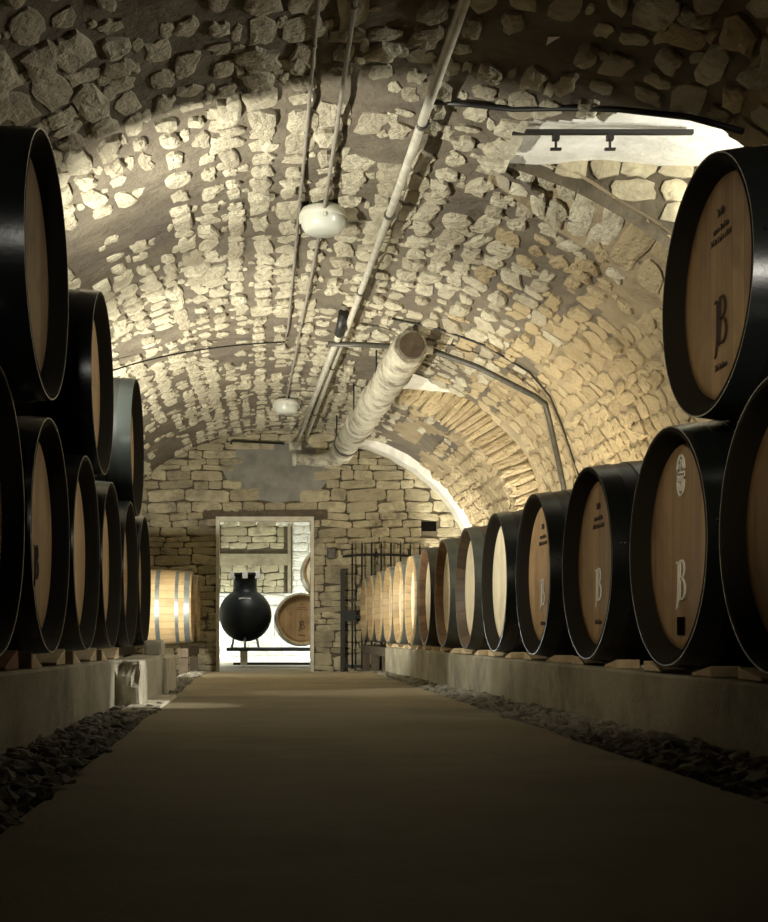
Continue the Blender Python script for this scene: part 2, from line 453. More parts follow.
hole = (2.36,2.58,1.46,1.60)
coursed(bm, lay, -2.5, 3.3, -.66, 3.05, YE, {'rects': [(DX0-.01,DX1+.01,-1,DZ1+.02), (-.80,.96,DZ1,DZ1+.10), hole], 'fn': patch})
# jamb stones
for sx, x0 in ((1,DX0),(-1,DX1)):
    z = -.62
    while z < DZ1-.05:
        h = random.uniform(.18,.32)
        def mp(s, t, d): return Vector((x0+sx*d*.4, YE+.25+s, t))
        add_stone(bm, lay, 0, z+h/2, .24, h/2-.01, mp, .03, 1, random.random(), n=16, sq=6, jit=.05)
        z += h
end = struct(obj('wall_end', bm, [M['endmortar'], M['endstone'], M['plaster']]))
bm = bmesh.new(); g = []
n = 24
for i in range(n):
    th = 2*pi*i/n; r = 1 + .25*noise.noise(Vector((cos(th)*2, sin(th)*2, 4)))
    g.append(bm.verts.new((.25+.80*r*cos(th), YE-.018, 2.35+.48*r*sin(th))))
c = bm.verts.new((.25, YE-.035, 2.35)); 
for i in range(n): bm.faces.new((g[i], c, g[(i+1)%n]))
obj('plaster_patch', bm, M['plaster'], end)
bm = bmesh.new(); box(bm, hole[0], hole[1], YE-.012, YE-.006, hole[2], hole[3]); obj('wall_niche', bm, M['pit'], end)
# lintel, door frame and threshold
bm = bmesh.new(); box(bm, -.82, .98, YE-.05, YE+.2, DZ1-.01, DZ1+.11, jit=.012); struct(obj('trim_2', bm, M['rust']))
bm = bmesh.new()
box(bm, DX0-.03, DX0+.02, YE-.06, YE+.03, DZ0, DZ1); box(bm, DX1-.02, DX1+.03, YE-.06, YE+.03, DZ0, DZ1); box(bm, DX0+.02, DX1-.02, YE-.06, YE+.03, DZ1-.07, DZ1)
struct(obj('door_1', bm, M['frame']))
# rib where the vault meets the end wall right of the duct, white imitates lit stone
bm = bmesh.new(); pr = None; N_ = 40
for i in range(N_+1):
    th = radians(74) - radians(100)*i/N_
    if th > 0: o = Vector((XC+(A+.06)*cos(th), 0, ZS+(RISE+.05)*sin(th))); q = Vector((XC+(A-.12)*cos(th), 0, ZS+(RISE-.10)*sin(th)))
    else: o = Vector((XC+A+.06,0,ZS+th*2)); q = Vector((XC+A-.12,0,ZS+th*2))
    j = .02*noise.noise(Vector((i*.5,0,0)))
    vs = [bm.verts.new((o.x,YE-.5,o.z)), bm.verts.new((q.x+j,YE-.42+j,q.z+j)), bm.verts.new((q.x+j,YE+.02,q.z+j)), bm.verts.new((o.x,YE+.02,o.z))]
    if pr:
        for k in range(3):
            f = bm.faces.new((pr[k], pr[k+1], vs[k+1], vs[k])); f.smooth = (k == 3)
    pr = vs
struct(obj('trim_3', bm, M['white']))

# ------------------------------------------------------------------ floor, soil, gravel, curbs
def edgeR(y): return 1.02 + (1.26-1.02)*(y-2.51)/(13-2.51)
def edgeL(y): return -.443 - (.624-.443)*(y-2.42)/(13-2.42)
bm = bmesh.new(); pr = None
ys = [-1.5+i*.25 for i in range(80)] + [18.3, 18.9]
for y in [v for v in ys if v <= 18.35] + [18.8, 20, 24.6]:
    z = FLOORZ(y)
    if y > 18.3: xs = [-3.0, 3.0]
    else: xs = [edgeL(y)+.012*noise.noise(Vector((y*2,0,0))), edgeR(y)+.012*noise.noise(Vector((y*2,5,0)))]
    n = 16
    r = [bm.verts.new((xs[0]+(xs[1]-xs[0])*i/n, y, z + .004*noise.noise(Vector((i*.3,y,0))))) for i in range(n+1)]
    if pr:
        for i in range(n): bm.faces.new((pr[i], pr[i+1], r[i+1], r[i])).smooth = True
    pr = r
bmesh.ops.reverse_faces(bm, faces=list(bm.faces)) if False else None
struct(obj('floor', bm, M['floor']))
bm = bmesh.new(); pr = None
for y in (-1.5, 14.5, 18.6):
    r = [bm.verts.new((x, y, FLOORZ(y)-.035)) for x in (-2.8,3.6)]
    if pr: bm.faces.new((pr[0], pr[1], r[1], r[0]))
    pr = r
struct(obj('trim_4', bm, M['soil']))
bm = bmesh.new(); box(bm, -4, 4.2, 18.7, 25, -.9, -.64); struct(obj('trim_5', bm, M['soil']))

def gravel(name, label, xa, xb, y0, y1, count):
    bm = bmesh.new(); lay = bm.loops.layers.color.new('tone')
    for _ in range(count):
        y = y0 + (y1-y0)*random.random()**1.25
        x = random.uniform(xa(y), xb(y)); z = FLOORZ(y)-.03+random.uniform(0,.022)
        r = random.uniform(.018,.044); t = random.random()
        m = bmesh.ops.create_icosphere(bm, subdivisions=1, radius=r)
        ax, sy, sz = random.uniform(0,pi), random.uniform(.6,1), random.uniform(.35,.7); tilt = random.uniform(-.5,.5)
        for v in m['verts']:
            c = v.co*random.uniform(.85,1.15); c.y *= sy; c.z *= sz
            c.z += c.x*tilt
            v.co = Vector((c.x*cos(ax)-c.y*sin(ax)+x, c.x*sin(ax)+c.y*cos(ax)+y, c.z+z))
        for v in m['verts']:
            for lp in v.link_loops: lp[lay] = (t,t,t,1)
    return tag(obj(name, bm, M['gravel']), label, 'gravel', kind='stuff')
gravel('gravel', 'dark loose gravel in the strip between the path and the right concrete kerb', lambda y: edgeR(y)+.0, lambda y: 1.50, 1.2, 17.5, 4200)
gravel('gravel', 'dark loose gravel in the strip between the path and the left concrete kerb', lambda y: -.80, lambda y: edgeL(y)-.0, 1.2, 17, 3800)

def kerb(name, x0, x1, y0, y1, ztop, m):
    bm = bmesh.new(); pr = None; n = max(2, int((y1-y0)/.3)); top = []
    for i in range(n+1):
        y = y0+(y1-y0)*i/n; j = .006*noise.noise(Vector((y*1.5, x0, 0)))
        r = [bm.verts.new(p) for p in ((x0+j,y,-.8),(x0+j,y,ztop(y)-.012),(x0+.012,y,ztop(y)+j),(x1-.012,y,ztop(y)+j),(x1,y,ztop(y)-.012),(x1,y,-.8))]
        if pr:
            for k in range(5): bm.faces.new((pr[k], pr[k+1], r[k+1], r[k]))
        else: bm.faces.new(r)
        pr = r
    bm.faces.new(list(reversed(pr)))
    bmesh.ops.recalc_face_normals(bm, faces=list(bm.faces))
    return obj(name, bm, m)
RT = lambda y: -.140 - .0030*y
LT = lambda y: -.085 - .0100*y
struct(kerb('trim_right', 1.455, 1.60, -1, 14.5, RT, M['concrete']))
struct(kerb('trim_back_right', 2.25, 2.45, -1, 14.5, lambda y: RT(y), M['concrete']))
struct(kerb('trim_left', -.90, -.757, -1, 6.6, LT, M['concrete']))
struct(kerb('trim_back_left', -1.85, -1.65, -1, 9.0, LT, M['concrete']))
def bar_thing(name, label, cat, x0,x1,y0,y1,z0,z1, m, bev=.006, jit=0):
    bm = bmesh.new(); box(bm, x0,x1,y0,y1,z0,z1, jit=jit)
    if bev: bevel(bm, bev, 1)
    return tag(obj(name, bm, m), label, cat)
# dark bearers carrying the far barrels in front of the gate
for x, lb in ((1.50,'dark bearer under the pale barrels before the iron gate, aisle side'), (2.3,'dark bearer under the pale barrels before the iron gate, wall side')):
    t = thing('bearer_beam', lb, 'beam', (x, 16.2, 0))
    bm = bmesh.new(); box(bm, -.05,.07,-1.65,1.8,-.30,-.195); obj('beam', bm, M['rust'], t)
    for yy in (-1.3,.2,1.6):
        bm = bmesh.new(); box(bm, -.04,.06,yy-.05,yy+.05,-.66,-.30); obj('leg', bm, M['rust'], t)

# pale blocks at the end of the left kerb
bm = bmesh.new()
ny, nz, nx = 10, 8, 6
def rblock(name, label, x0,x1,y0,y1,z0,z1, m, amp=.01, chip=0):
    bm = bmesh.new(); box(bm, x0,x1,y0,y1,z0,z1); bevel(bm, .02, 2)
    bmesh.ops.subdivide_edges(bm, edges=[e for e in bm.edges if e.calc_length() > .12], cuts=6, use_grid_fill=True)
    for v in bm.verts:
        nn = Vector([noise.noise(v.co*6+Vector((k*7,0,0))) for k in range(3)])
        v.co += nn*amp
        if chip and v.co.y < y0+.12:
            v.co += Vector((0,1,0))*chip*max(0, noise.noise(v.co*14))
    return tag(obj(name, bm, m), label, 'block')
rblock('concrete_block', 'long pale concrete block with a chipped near face at the end of the left kerb', -.83,-.625,6.5,8.05,-.60,-.155, M['palecon'], .008, .10)
rblock('concrete_block', 'short pale upright block beyond the long chipped one, nearer the doorway', -.80,-.60,8.08,8.95,-.60,-.17, M['palecon'], .006)
rblock('concrete_block', 'small pale wedge block lying on top of the short upright block', -.76,-.64,8.15,8.45,-.165,-.06, M['palecon'], .004)
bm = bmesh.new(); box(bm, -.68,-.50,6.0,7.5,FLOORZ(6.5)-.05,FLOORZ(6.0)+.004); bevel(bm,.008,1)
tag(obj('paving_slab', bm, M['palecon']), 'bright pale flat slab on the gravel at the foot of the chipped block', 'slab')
t = thing('barrel_stand', 'dark stand under the pale barrels against the end wall, left of the doorway', 'stand', (-1.3, 15.4, 0))
for x in (-.45,.42):
    bm = bmesh.new(); box(bm, x-.06,x+.06,-1.1,1.4,-.30,-.20); obj('beam', bm, M['rust'], t)
    for yy in (-.9,1.2):
        bm = bmesh.new(); box(bm, x-.05,x+.05,yy-.05,yy+.05,-.68,-.30); obj('leg', bm, M['rust'], t)

# ------------------------------------------------------------------ barrels
LEN = 1.16
def R_at(x, rc, rb):
    t = x/(LEN/2); return rb - (rb-rc)*abs(t)**2.0
def ribbon(bm, pts, w, th=.004):
    """flat raised stroke on the head plane; pts (a,b): a to the reader's right, b up; w widths"""
    n = len(pts); L_, R_ = [], []
    ws = w if isinstance(w, (list,tuple)) else [w]*n
    for i in range(n):
        a = Vector(pts[max(i-1,0)]); b = Vector(pts[min(i+1,n-1)]); t = (b-a).normalized(); nn = Vector((-t.y, t.x))
        p = Vector(pts[i]); k_ = 1.3/2; L_.append(p+nn*ws[i]*k_); R_.append(p-nn*ws[i]*k_)
    def V(p, d): return bm.verts.new((-d, -p.x, p.y))
    T = [(V(l,th), V(r,th), V(l,0), V(r,0)) for l, r in zip(L_, R_)]
    for a, b in zip(T, T[1:]):
        bm.faces.new((a[0],a[1],b[1],b[0])); bm.faces.new((a[0],b[0],b[2],a[2])); bm.faces.new((a[1],a[3],b[3],b[1]))
def monogram_bm(s=1.0):
    bm = bmesh.new()
    # J : a long thin stroke running low with a light hook ; B : tall stem and two bowls
    J = [(-.030,.075),(-.030,.03),(-.031,-.03),(-.036,-.075),(-.046,-.105),(-.056,-.115)]
    ribbon(bm, [(x*s,z*s) for x,z in J], [.010*s,.011*s,.012*s,.011*s,.008*s,.003*s])
    ribbon(bm, [(-.058*s,.078*s),(-.045*s,.083*s),(-.016*s,.078*s)], [.003*s,.006*s,.003*s])
    ribbon(bm, [(-.006*s,.085*s),(-.008*s,.0),(-.012*s,-.06*s),(-.018*s,-.078*s)], [.009*s,.010*s,.009*s,.003*s])
    top = [(-.012,.088)] + [(.012+.030*cos(a), .052+.036*sin(a)) for a in [radians(90-20*k) for k in range(10)]] + [(-.004,.012)]
    bot = [(-.004,.014)] + [(.014+.038*cos(a), -.030+.042*sin(a)) for a in [radians(80-20*k) for k in range(10)]] + [(-.014,-.066)]
    for c in (top, bot):
        ribbon(bm, [(x*s,z*s) for x,z in c], [(.004+.008*sin(pi*i/(len(c)-1)))*s for i in range(len(c))])
    return bm
def script_bm(row):
    bm = bmesh.new(); rnd = random.Random(3+row)
    # small crest and two lines of tiny lettering, too small to read in the photo
    for cx, cz, w, nn in (((0,.255,.05,5),(0,.20,.13,9),(0,.165,.17,12),(0,-.26,.10,8))[row],):
        for i in range(nn):
            x = cx - w/2 + w*i/(nn-1); hh = .018 if nn > 5 else .03
            ribbon(bm, [(x,cz-hh/2),(x+.003,cz),(x-.002+rnd.uniform(-.004,.004),cz+hh/2*rnd.uniform(.5,1.4))], .0035, .002)
            if i < nn-1 and rnd.random() > .35: ribbon(bm, [(x,cz-hh/2),(x+w/(nn-1),cz+rnd.uniform(-.3,.3)*hh)], .003, .002)
    return bm
def emblem_bm():
    bm = bmesh.new(); n = 20
    # upright oval badge with cut out shapes
    def arc(cx, cz, rx, rz, a0, a1, w, k=14): ribbon(bm, [(cx+rx*cos(radians(a0+(a1-a0)*i/k)), cz+rz*sin(radians(a0+(a1-a0)*i/k))) for i in range(k+1)], w)
    arc(0,.255,.046,.072,0,180,.010); ribbon(bm, [(-.046,.255),(.046,.255)], .012)
    arc(0,.262,.020,.040,-20,200,.014); ribbon(bm, [(-.02,.30),(.016,.27),(-.016,.272)], .012)
    for x in (-.036,-.012,.014,.038): ribbon(bm, [(x,.215),(x,.245)], .013)
    ribbon(bm, [(-.046,.235),(.046,.228)], .008); ribbon(bm, [(-.044,.205),(.044,.205)], .012)
    arc(0,.20,.044,.075,180,360,.009); arc(.0,.18,.020,.026,150,400,.014)
    for v in bm.verts: v.co.z = .26 + (v.co.z-.235)*.70; v.co.y *= .85
    return bm
def make_barrel(name, label, loc, rotz, rc, rb, style, group=None):
    t = thing(name, label, 'barrel', loc, rotz, group)
    h = LEN/2; ri = rc-.042
    xs = [-h + LEN*i/40 for i in range(41)]
    pr = [(-h+.085, ri-.014), (-h+.012, rc-.022), (-h+.012, rc-.022), (-h, rc-.014), (-h, rc-.014), (-h, rc-.003), (-h, rc-.003)] + [(x, R_at(x, rc, rb)) for x in xs] + [(h, rc-.003), (h, rc-.003), (h, rc-.014), (h, rc-.014), (h-.012, rc-.022), (h-.012, rc-.022), (h-.085, ri-.014)]
    if style == 'black': ms = [M['matte'], M['winestave'], M['black']]
    elif style == 'brown': ms = [M['chimebrown'], M['winestave'], M['chimedark']]
    else: ms = [M['chimewood'], M['stave'], M['stave']]
    mi = []
    for i in range(len(pr)-1):
        x = (pr[i][0]+pr[i+1][0])/2
        if i < 7 or i > len(pr)-9: mi.append(0)
        elif abs(x) < h-.26: mi.append(1)
        else: mi.append(2)
    bm = bmesh.new(); lathe(bm, pr, 'x', 72, mi)
    bmesh.ops.recalc_face_normals(bm, faces=list(bm.faces))
    o = obj('staves', bm, ms, t)
    hoops = [(.0,.085,.0045),(.155,.205,.004),(.36,.41,.004)] if style != 'oak' else [(.022,.085,.004),(.15,.19,.004),(.37,.42,.004)]
    hm = M['blackhoop'] if style == 'black' else (M['greyhoop'] if style == 'brown' else M['hoop'])
    for sgn in (-1,1):
        for a, b, th in hoops:
            bm = bmesh.new(); p = []
            k = 5
            for i in range(k+1):
                x = sgn*(h - a - (b-a)*i/k); p.append((x, R_at(x, rc, rb)+th))
            x0, x1 = sgn*(h-a), sgn*(h-b)
            p = [(x0, R_at(x0,rc,rb)-.001), p[0]] + p + [p[-1], (x1, R_at(x1,rc,rb)-.001)]
            lathe(bm, p, 'x', 72, smooth=True)
            # rivets
            for zz in (-.012,.012):
                xm = (x0+x1)/2; rr = R_at(xm,rc,rb)+th
                an = radians(172)
                m = bmesh.ops.create_icosphere(bm, subdivisions=1, radius=.007)
                for v in m['verts']: v.co += Vector((xm+zz*.7, rr*cos(an), rr*sin(an)))
            bmesh.ops.recalc_face_normals(bm, faces=list(bm.faces))
            obj('hoop', bm, hm, t)
    heads = []
    for sgn in (-1,1):
        bm = bmesh.new(); r = ri-.010; rings = []
        for rr, dx in ((r,0),(r*.99,-.006),(r*.9,-.007),(r*.45,-.008),(.001,-.008)):
            rings.append((sgn*(h-.068)+sgn*(-dx), rr))
        lathe(bm, rings, 'x', 72, smooth=True)
        bmesh.ops.recalc_face_normals(bm, faces=list(bm.faces))
        o = obj('head', bm, M['headpale'] if style == 'oak' else M['head'], t); heads.append(o)
    bm = bmesh.new(); lathe(bm, [(rb-.004,.001),(rb+.012,.02),(rb+.012,.028),(rb-.01,.032)][::-1], 'z', 16); obj('bung', bm, M['wedge'], t)
    return t, heads[0], h
XH = -(LEN/2-.068) - .0095      # plane of the aisle-side head
def stamp(barrel, bmf, m, name, s=1, dz=0, lab=None):
    hd = [c for c in barrel.children if c.name.startswith('head')][0]
    o = obj(name, bmf, m, hd); o.location = (XH+.0005+.0, 0, dz)
    if lab: o['label'] = lab
    return o
def script_rows(b):
    for k in range(4): stamp(b, script_bm(k), M['markdark'], 'crest' if k == 0 else 'lettering')
RR = dict(rc=.42, rb=.466); LL = dict(rc=.42, rb=.45)
XR = 1.441 + LEN/2; ZR = .30
names = ['first','second','third','fourth','fifth','sixth','seventh','eighth','ninth','tenth','eleventh','twelfth','thirteenth','fourteenth']
G_R = 'lying barrels in the long right row'
yR = [3.50] + [4.45+1.0875*k for k in range(13)]
lab = ['black rimmed barrel cut by the right edge, nearest of the lower right row',
 'big black rimmed barrel with white oval badge, white monogram and dark square hole',
 'black rimmed barrel with bright white monogram, just behind the one with the oval badge',
 'black rimmed barrel with faint grey monogram, third behind the right edge barrel',
 'black hooped barrel with plain pale head, just beyond the one with faint grey monogram',
 'dark rimmed barrel with plain yellowish head, right row, nearest of the three brown rimmed',
 'dark rimmed barrel with narrow cream head, middle of the three brown rimmed on the right',
 'brown rimmed barrel with cream head, right row, just before the light oak ones',
 'light oak barrel on the kerb, nearest of the all pale ones in the right row',
 'light oak barrel on the kerb, second nearest of the all pale right row ones',
 'light oak barrel over the kerb end, third nearest of the all pale ones',
 'light oak barrel just past the kerb end, third from the far end of the row',
 'light oak barrel before the iron gate, last but one of the right row',
 'light oak barrel farthest away in the right row, thin sliver before the gate']
B_black, _, _ = make_barrel('wine_barrel', lab[0], (XR, yR[0], ZR), 0, RR['rc'], RR['rb'], 'black', G_R)
B_brown, _, _ = make_barrel('wine_barrel', lab[5], (XR, yR[5], ZR), 0, RR['rc'], RR['rb'], 'brown', G_R)
B_oak, _, _ = make_barrel('oak_barrel', lab[8], (XR, yR[8], ZR), 0, RR['rc'], RR['rb'], 'oak', G_R)
rights = [B_black]
for k in range(1, 14):
    if k in (5, 8): rights.append({5:B_brown, 8:B_oak}[k]); continue
    src = B_black if k < 5 else (B_brown if k < 8 else B_oak)
    rights.append(dup(src, (XR, yR[k], ZR-.0), 0, lab[k]))
for k in range(4, 8):   # pale heads on the brown rimmed ones
    for c in rights[k].children:
        if c.name.startswith('head'):
            c.data = c.data.copy(); c.data.materials[0] = M['headpale']
for c in rights[5].children:
    if c.name.startswith('staves'): c.data = c.data.copy(); c.data.materials[0] = M['chimedark']
stamp(rights[1], monogram_bm(.86), M['markwhite'], 'monogram', dz=-.125, lab='white JB monogram')
stamp(rights[1], emblem_bm(), M['markwhite'], 'badge', dz=.0, lab='white oval badge')
bm = bmesh.new(); box(bm, -.004,0,-.035,.035,-.315,-.25); stamp(rights[1], bm, M['pit'], 'square_hole')
for k, mm, s in ((2,'markwhite',.86),(3,'steel',.84)):
    stamp(rights[k], monogram_bm(s), M[mm], 'monogram', dz=-.10)
    script_rows(rights[k])
script_rows(rights[0])
up = dup(B_black, (1.472+LEN/2, 4.15, 1.14), 0, 'black barrel with dark burnt monogram lying on top of the right row', None)
for c in list(up.children):
    if c.name.startswith('head'):
        for g_ in list(c.children): bpy.data.objects.remove(g_)
del up['group']
stamp(up, monogram_bm(.95), M['markdark'], 'monogram', dz=-.115)
script_rows(up)

# left stack
XL = -.757 - LEN/2; ZL = .35
yL = [3.6, 4.55, 5.49, 6.42, 7.35, 8.25]
lab = ['very dark barrel cut by the left edge, bottom row of the left stack',
 'dark barrel with faint monogram, bottom row of left stack, second from the camera',
 'dark barrel with narrow brown head, bottom left row, third from the camera',
 'dark barrel with lighter rim, bottom left row, fourth from the camera',
 'dark barrel in the bottom left row, last but one before the pale block',
 'dark thin-rimmed barrel ending the bottom left row above the pale block']
G_L = 'barrels in the lower left row'
LB, _, _ = make_barrel('wine_barrel', lab[0], (XL, yL[0], ZL), pi, LL['rc'], LL['rb'], 'black', G_L)
lefts = [LB] + [dup(LB, (XL, yL[k], ZL - .004*(k)), pi, lab[k]) for k in range(1,6)]
G_U = 'barrels on top of the left stack'
ups = [((-.69-LEN/2, 4.08, 1.185), 'big black barrel at the left edge, nearest of the upper left tier'),
       ((-.74-LEN/2, 5.90, 1.165), 'black barrel with orange lit head, middle one of the upper left tier'),
       ((-.765-LEN/2, 7.82, 1.145), 'black barrel farthest back in the upper left tier, against the bright vault')]
for loc, l in ups:
    dup(LB, loc, pi, l, G_U)
stamp(lefts[1], monogram_bm(.75), M['markdark'], 'monogram', dz=-.10)
# light oak barrels against the end wall
LO, _, _ = make_barrel('oak_barrel', 'pale oak barrel with steel hoops seen from the side, left of the doorway', (-.80-LEN/2, 14.9, .285), pi, LL['rc'], LL['rb'], 'oak')
dup(LO, (-.78-LEN/2, 15.92, .285), pi, 'pale oak barrel almost hidden behind the side-on one left of the doorway')

# ------------------------------------------------------------------ wedges on the kerbs
def wedge(x, y, z, ln, w, h, m, label, flip=False, group=None):
    bm = bmesh.new(); a, b = (0, h) if not flip else (h, 0)
    a = max(a, .01); b = max(b, .01)
    vs = [bm.verts.new(p) for p in ((-w/2,-ln/2,0),(w/2,-ln/2,0),(w/2,ln/2,0),(-w/2,ln/2,0),(-w/2,-ln/2,a),(w/2,-ln/2,a),(w/2,ln/2,b),(-w/2,ln/2,b))]
    for q in ((3,2,1,0),(4,5,6,7),(0,1,5,4),(1,2,6,5),(2,3,7,6),(3,0,4,7)): bm.faces.new([vs[i] for i in q])
    bevel(bm, .003, 1)
    o = obj('wooden_wedge', bm, m); o.location = (x,y,z)
    tag(o, label, 'wedge', group); return o
ord_ = ['first','second','third','fourth','fifth','sixth','seventh','eighth','ninth','tenth','eleventh','twelfth']
for k in range(0, 11):
    y = yR[k]
    for sgn, word in ((-1,'near'),(1,'far')):
        wedge(1.525, y+sgn*.27, RT(y)+.001, .18, .10, .038, M['wedge'],
              f'pale wedge on the right kerb, {word} side of the {ord_[k]} barrel from the camera', flip=(sgn<0), group='wedges under the right row')
for k in range(0, 4):
    y = yL[k]
    for sgn, word in ((-1,'near'),(1,'far')):
        red = (k == 0)
        wedge(-.815, y+sgn*.26, LT(y)+.001, .20, .10, .06, M['redwedge'] if red else M['wedge'],
              f'{"reddish" if red else "pale"} wedge on the left kerb, {word} side of the {ord_[k]} barrel from the camera', flip=(sgn<0), group='wedges under the left row')

# ------------------------------------------------------------------ pipes, conduits, lamps
def pipe_thing(name, label, cat, pts, r, m, n=12, group=None):
    bm = bmesh.new(); tube(bm, pts, r, n); return tag(obj(name, bm, m), label, cat, group)
def clamps(parent, pts, r, m):
    for p in pts:
        bm = bmesh.new(); tube(bm, [Vector(p)+Vector((0,-.02,0)), Vector(p)+Vector((0,.02,0))], r*1.35, 10)
        box(bm, p[0]-.008,p[0]+.008,p[1]-.012,p[1]+.012,p[2],p[2]+.12)
        obj('clamp', bm, m, parent)
mp_ = [(.92,-1,2.80),(.91,5.5,2.80),(.88,7.85,2.80),(.81,11.25,2.79),(.66,18.2,2.79)]
mpipe = pipe_thing('long_pipe', 'long pale pipe running down the crown of the vault to the end wall', 'pipe', mp_, .027, M['pipe'])
clamps(mpipe, [(.90,6.9,2.80),(.87,8.4,2.8),(.83,10.3,2.795),(.765,13.2,2.79),(.70,16,2.79)], .027, M['steelpipe'])
sp_ = pipe_thing('short_pipe', 'shorter pale pipe beside the long one, starting at the crossing dark pipe', 'pipe',
   [(.76,11.25,2.93),(.745,11.3,2.80),(.735,11.42,2.745),(.72,11.9,2.735),(.53,18.2,2.735)], .032, M['pipe'])
bm = bmesh.new(); tube(bm, [(.752,11.22,2.86),(.74,11.33,2.78),(.73,11.5,2.74)], .048, 12); obj('elbow', bm, M['cable'], sp_)
c1 = pipe_thing('conduit', 'thin conduit on the vault left of the lamps, ending at the black cable', 'conduit',
   [(.27,y,2.905+.006*sin(y*3)) for y in [i*.4 for i in range(-2,31)]]+[(.25,12.4,2.90)], .010, M['conduit'], 8)
clamps(c1, [(.27,y,2.905) for y in (6.2,7.3,8.4,9.5,10.6,11.7)], .010, M['conduit'])
c2 = pipe_thing('conduit', 'thin conduit along the vault crown linking the two round lamps', 'conduit',
   [(.44-.0*y if y < 8.7 else .44-(y-8.7)*.0157, y, 2.89+.008*sin(y*2.3)) for y in [i*.35 for i in range(-3,46)]], .012, M['conduit'], 8)
clamps(c2, [(.44,y,2.895) for y in (5.8,7.1)]+[(.43-(y-8.7)*.0157,y,2.895) for y in (10.2,11.8,13.6)], .012, M['conduit'])
def lamp(loc, label):
    t = thing('bulkhead_lamp', label, 'lamp', loc, 0, 'round lamps on the vault crown')
    bm = bmesh.new(); lathe(bm, [(.10,.001),(.10,.15),(.085,.165),(.035,.17),(.03,.16),(.03,.001)], 'z', 40); bmesh.ops.recalc_face_normals(bm, faces=list(bm.faces)); obj('base', bm, M['lampbody'], t)
    bm = bmesh.new(); lathe(bm, [(.035,.158),(-.02,.152),(-.055,.13),(-.07,.10),(-.075,.001)], 'z', 40); bmesh.ops.recalc_face_normals(bm, faces=list(bm.faces)); obj('glass_cover', bm, M['lampglass'], t)
    bm = bmesh.new()
    for a in (0, pi/2, pi, 1.5*pi): box(bm, .155*cos(a)-.012,.155*cos(a)+.012,.155*sin(a)-.012,.155*sin(a)+.012,.0,.05)
    obj('clip', bm, M['lampbody'], t)
    bm = bmesh.new(); tube(bm, [(0,0,.09),(0,0,.20)], .014, 8); obj('stem', bm, M['conduit'], t)
    return t
lamp((.44,8.7,2.835), 'round white bulkhead lamp on the vault, the nearer and larger of the two')
lamp((.33,15.7,2.80), 'round white bulkhead lamp on the vault, the farther one close to the end wall')
# cables
def on_vault(x, y, off=.03):
    t = (x-XC)/A; z = vz(x); n = Vector((-(x-XC)/A**2, 0, -(z-ZS)/RISE**2)).normalized()
    return Vector((x,y,z)) + n*off
pipe_thing('cable', 'thin black cable sagging across the left side of the vault', 'cable',
   [on_vault(.25-1.9*i/14, 12.4-1.2*(i/14)**2, .07) for i in range(15)], .0075, M['cable'], 6)
pipe_thing('cable', 'thin black cable beside the farther lamp running to the pipes', 'cable', [(.33,15.75,2.86),(.45,15.8,2.87),(.52,16.1,2.88)], .008, M['cable'], 6)
pipe_thing('iron_bar', 'short black bar fixed to the end wall high above the doorway', 'bar', [(-.42,18.2,2.72),(-.42,18.2,2.76),(-.40,18.2,2.765),(.35,18.2,2.73)], .016, M['iron'], 8)
x_ = [(.64,11.75,2.70),(1.0,11.75,2.69),(1.45,11.72,2.655)]
xp = pipe_thing('cross_pipe', 'dark steel pipe crossing the vault then bending down the right wall', 'pipe',
   x_ + [(1.60,11.70,2.63),(2.0,11.5,2.43),(2.50,11.38,2.14),(2.60,11.4,2.07),(2.64,11.45,1.97),(2.80,11.8,1.68),(2.94,12.1,1.40),(3.0,12.2,.9),(3.0,12.2,.4)], .026, M['steelpipe'])
bm = bmesh.new(); tube(bm, [(1.38,11.72,2.66),(1.62,11.70,2.63)], .045, 12); obj('coupling', bm, M['pipe'], xp)
pipe_thing('cable', 'thin dark cable following the bent steel pipe down the right wall', 'cable',
   [on_vault(x,y,.03) for x,y in ((1.2,11.3),(1.6,11.2),(2.0,11.1),(2.4,11.05),(2.62,11.2),(2.80,11.5))]+[(3.06,11.95,1.45),(3.09,12.1,1.0),(3.09,12.1,.5)], .010, M['cable'], 6)
pts = [on_vault(x,y,.035) for x,y in ((.93,6.77),(1.15,6.72),(1.36,6.66),(1.6,6.47),(1.82,6.28),(2.1,6.04),(2.3,5.9))]
pipe_thing('conduit', 'black conduit crossing the vault above the bright window recess', 'conduit', pts, .016, M['cable'], 8)
t = thing('hanging_rail', 'black rail with two small hooks under the bright window recess', 'rail', (1.9,6.93,2.765))
bm = bmesh.new(); box(bm, -.50,.50,-.015,.015,-.012,.012); obj('rail', bm, M['cable'], t)
for x in (-.26,.04):
    bm = bmesh.new(); box(bm, x-.018,x+.018,-.018,.018,-.045,-.012); box(bm, x-.006,x+.006,-.006,.006,-.09,-.045); box(bm, x-.03,x+.03,-.01,.01,-.10,-.088); obj('hook', bm, M['cable'], t)

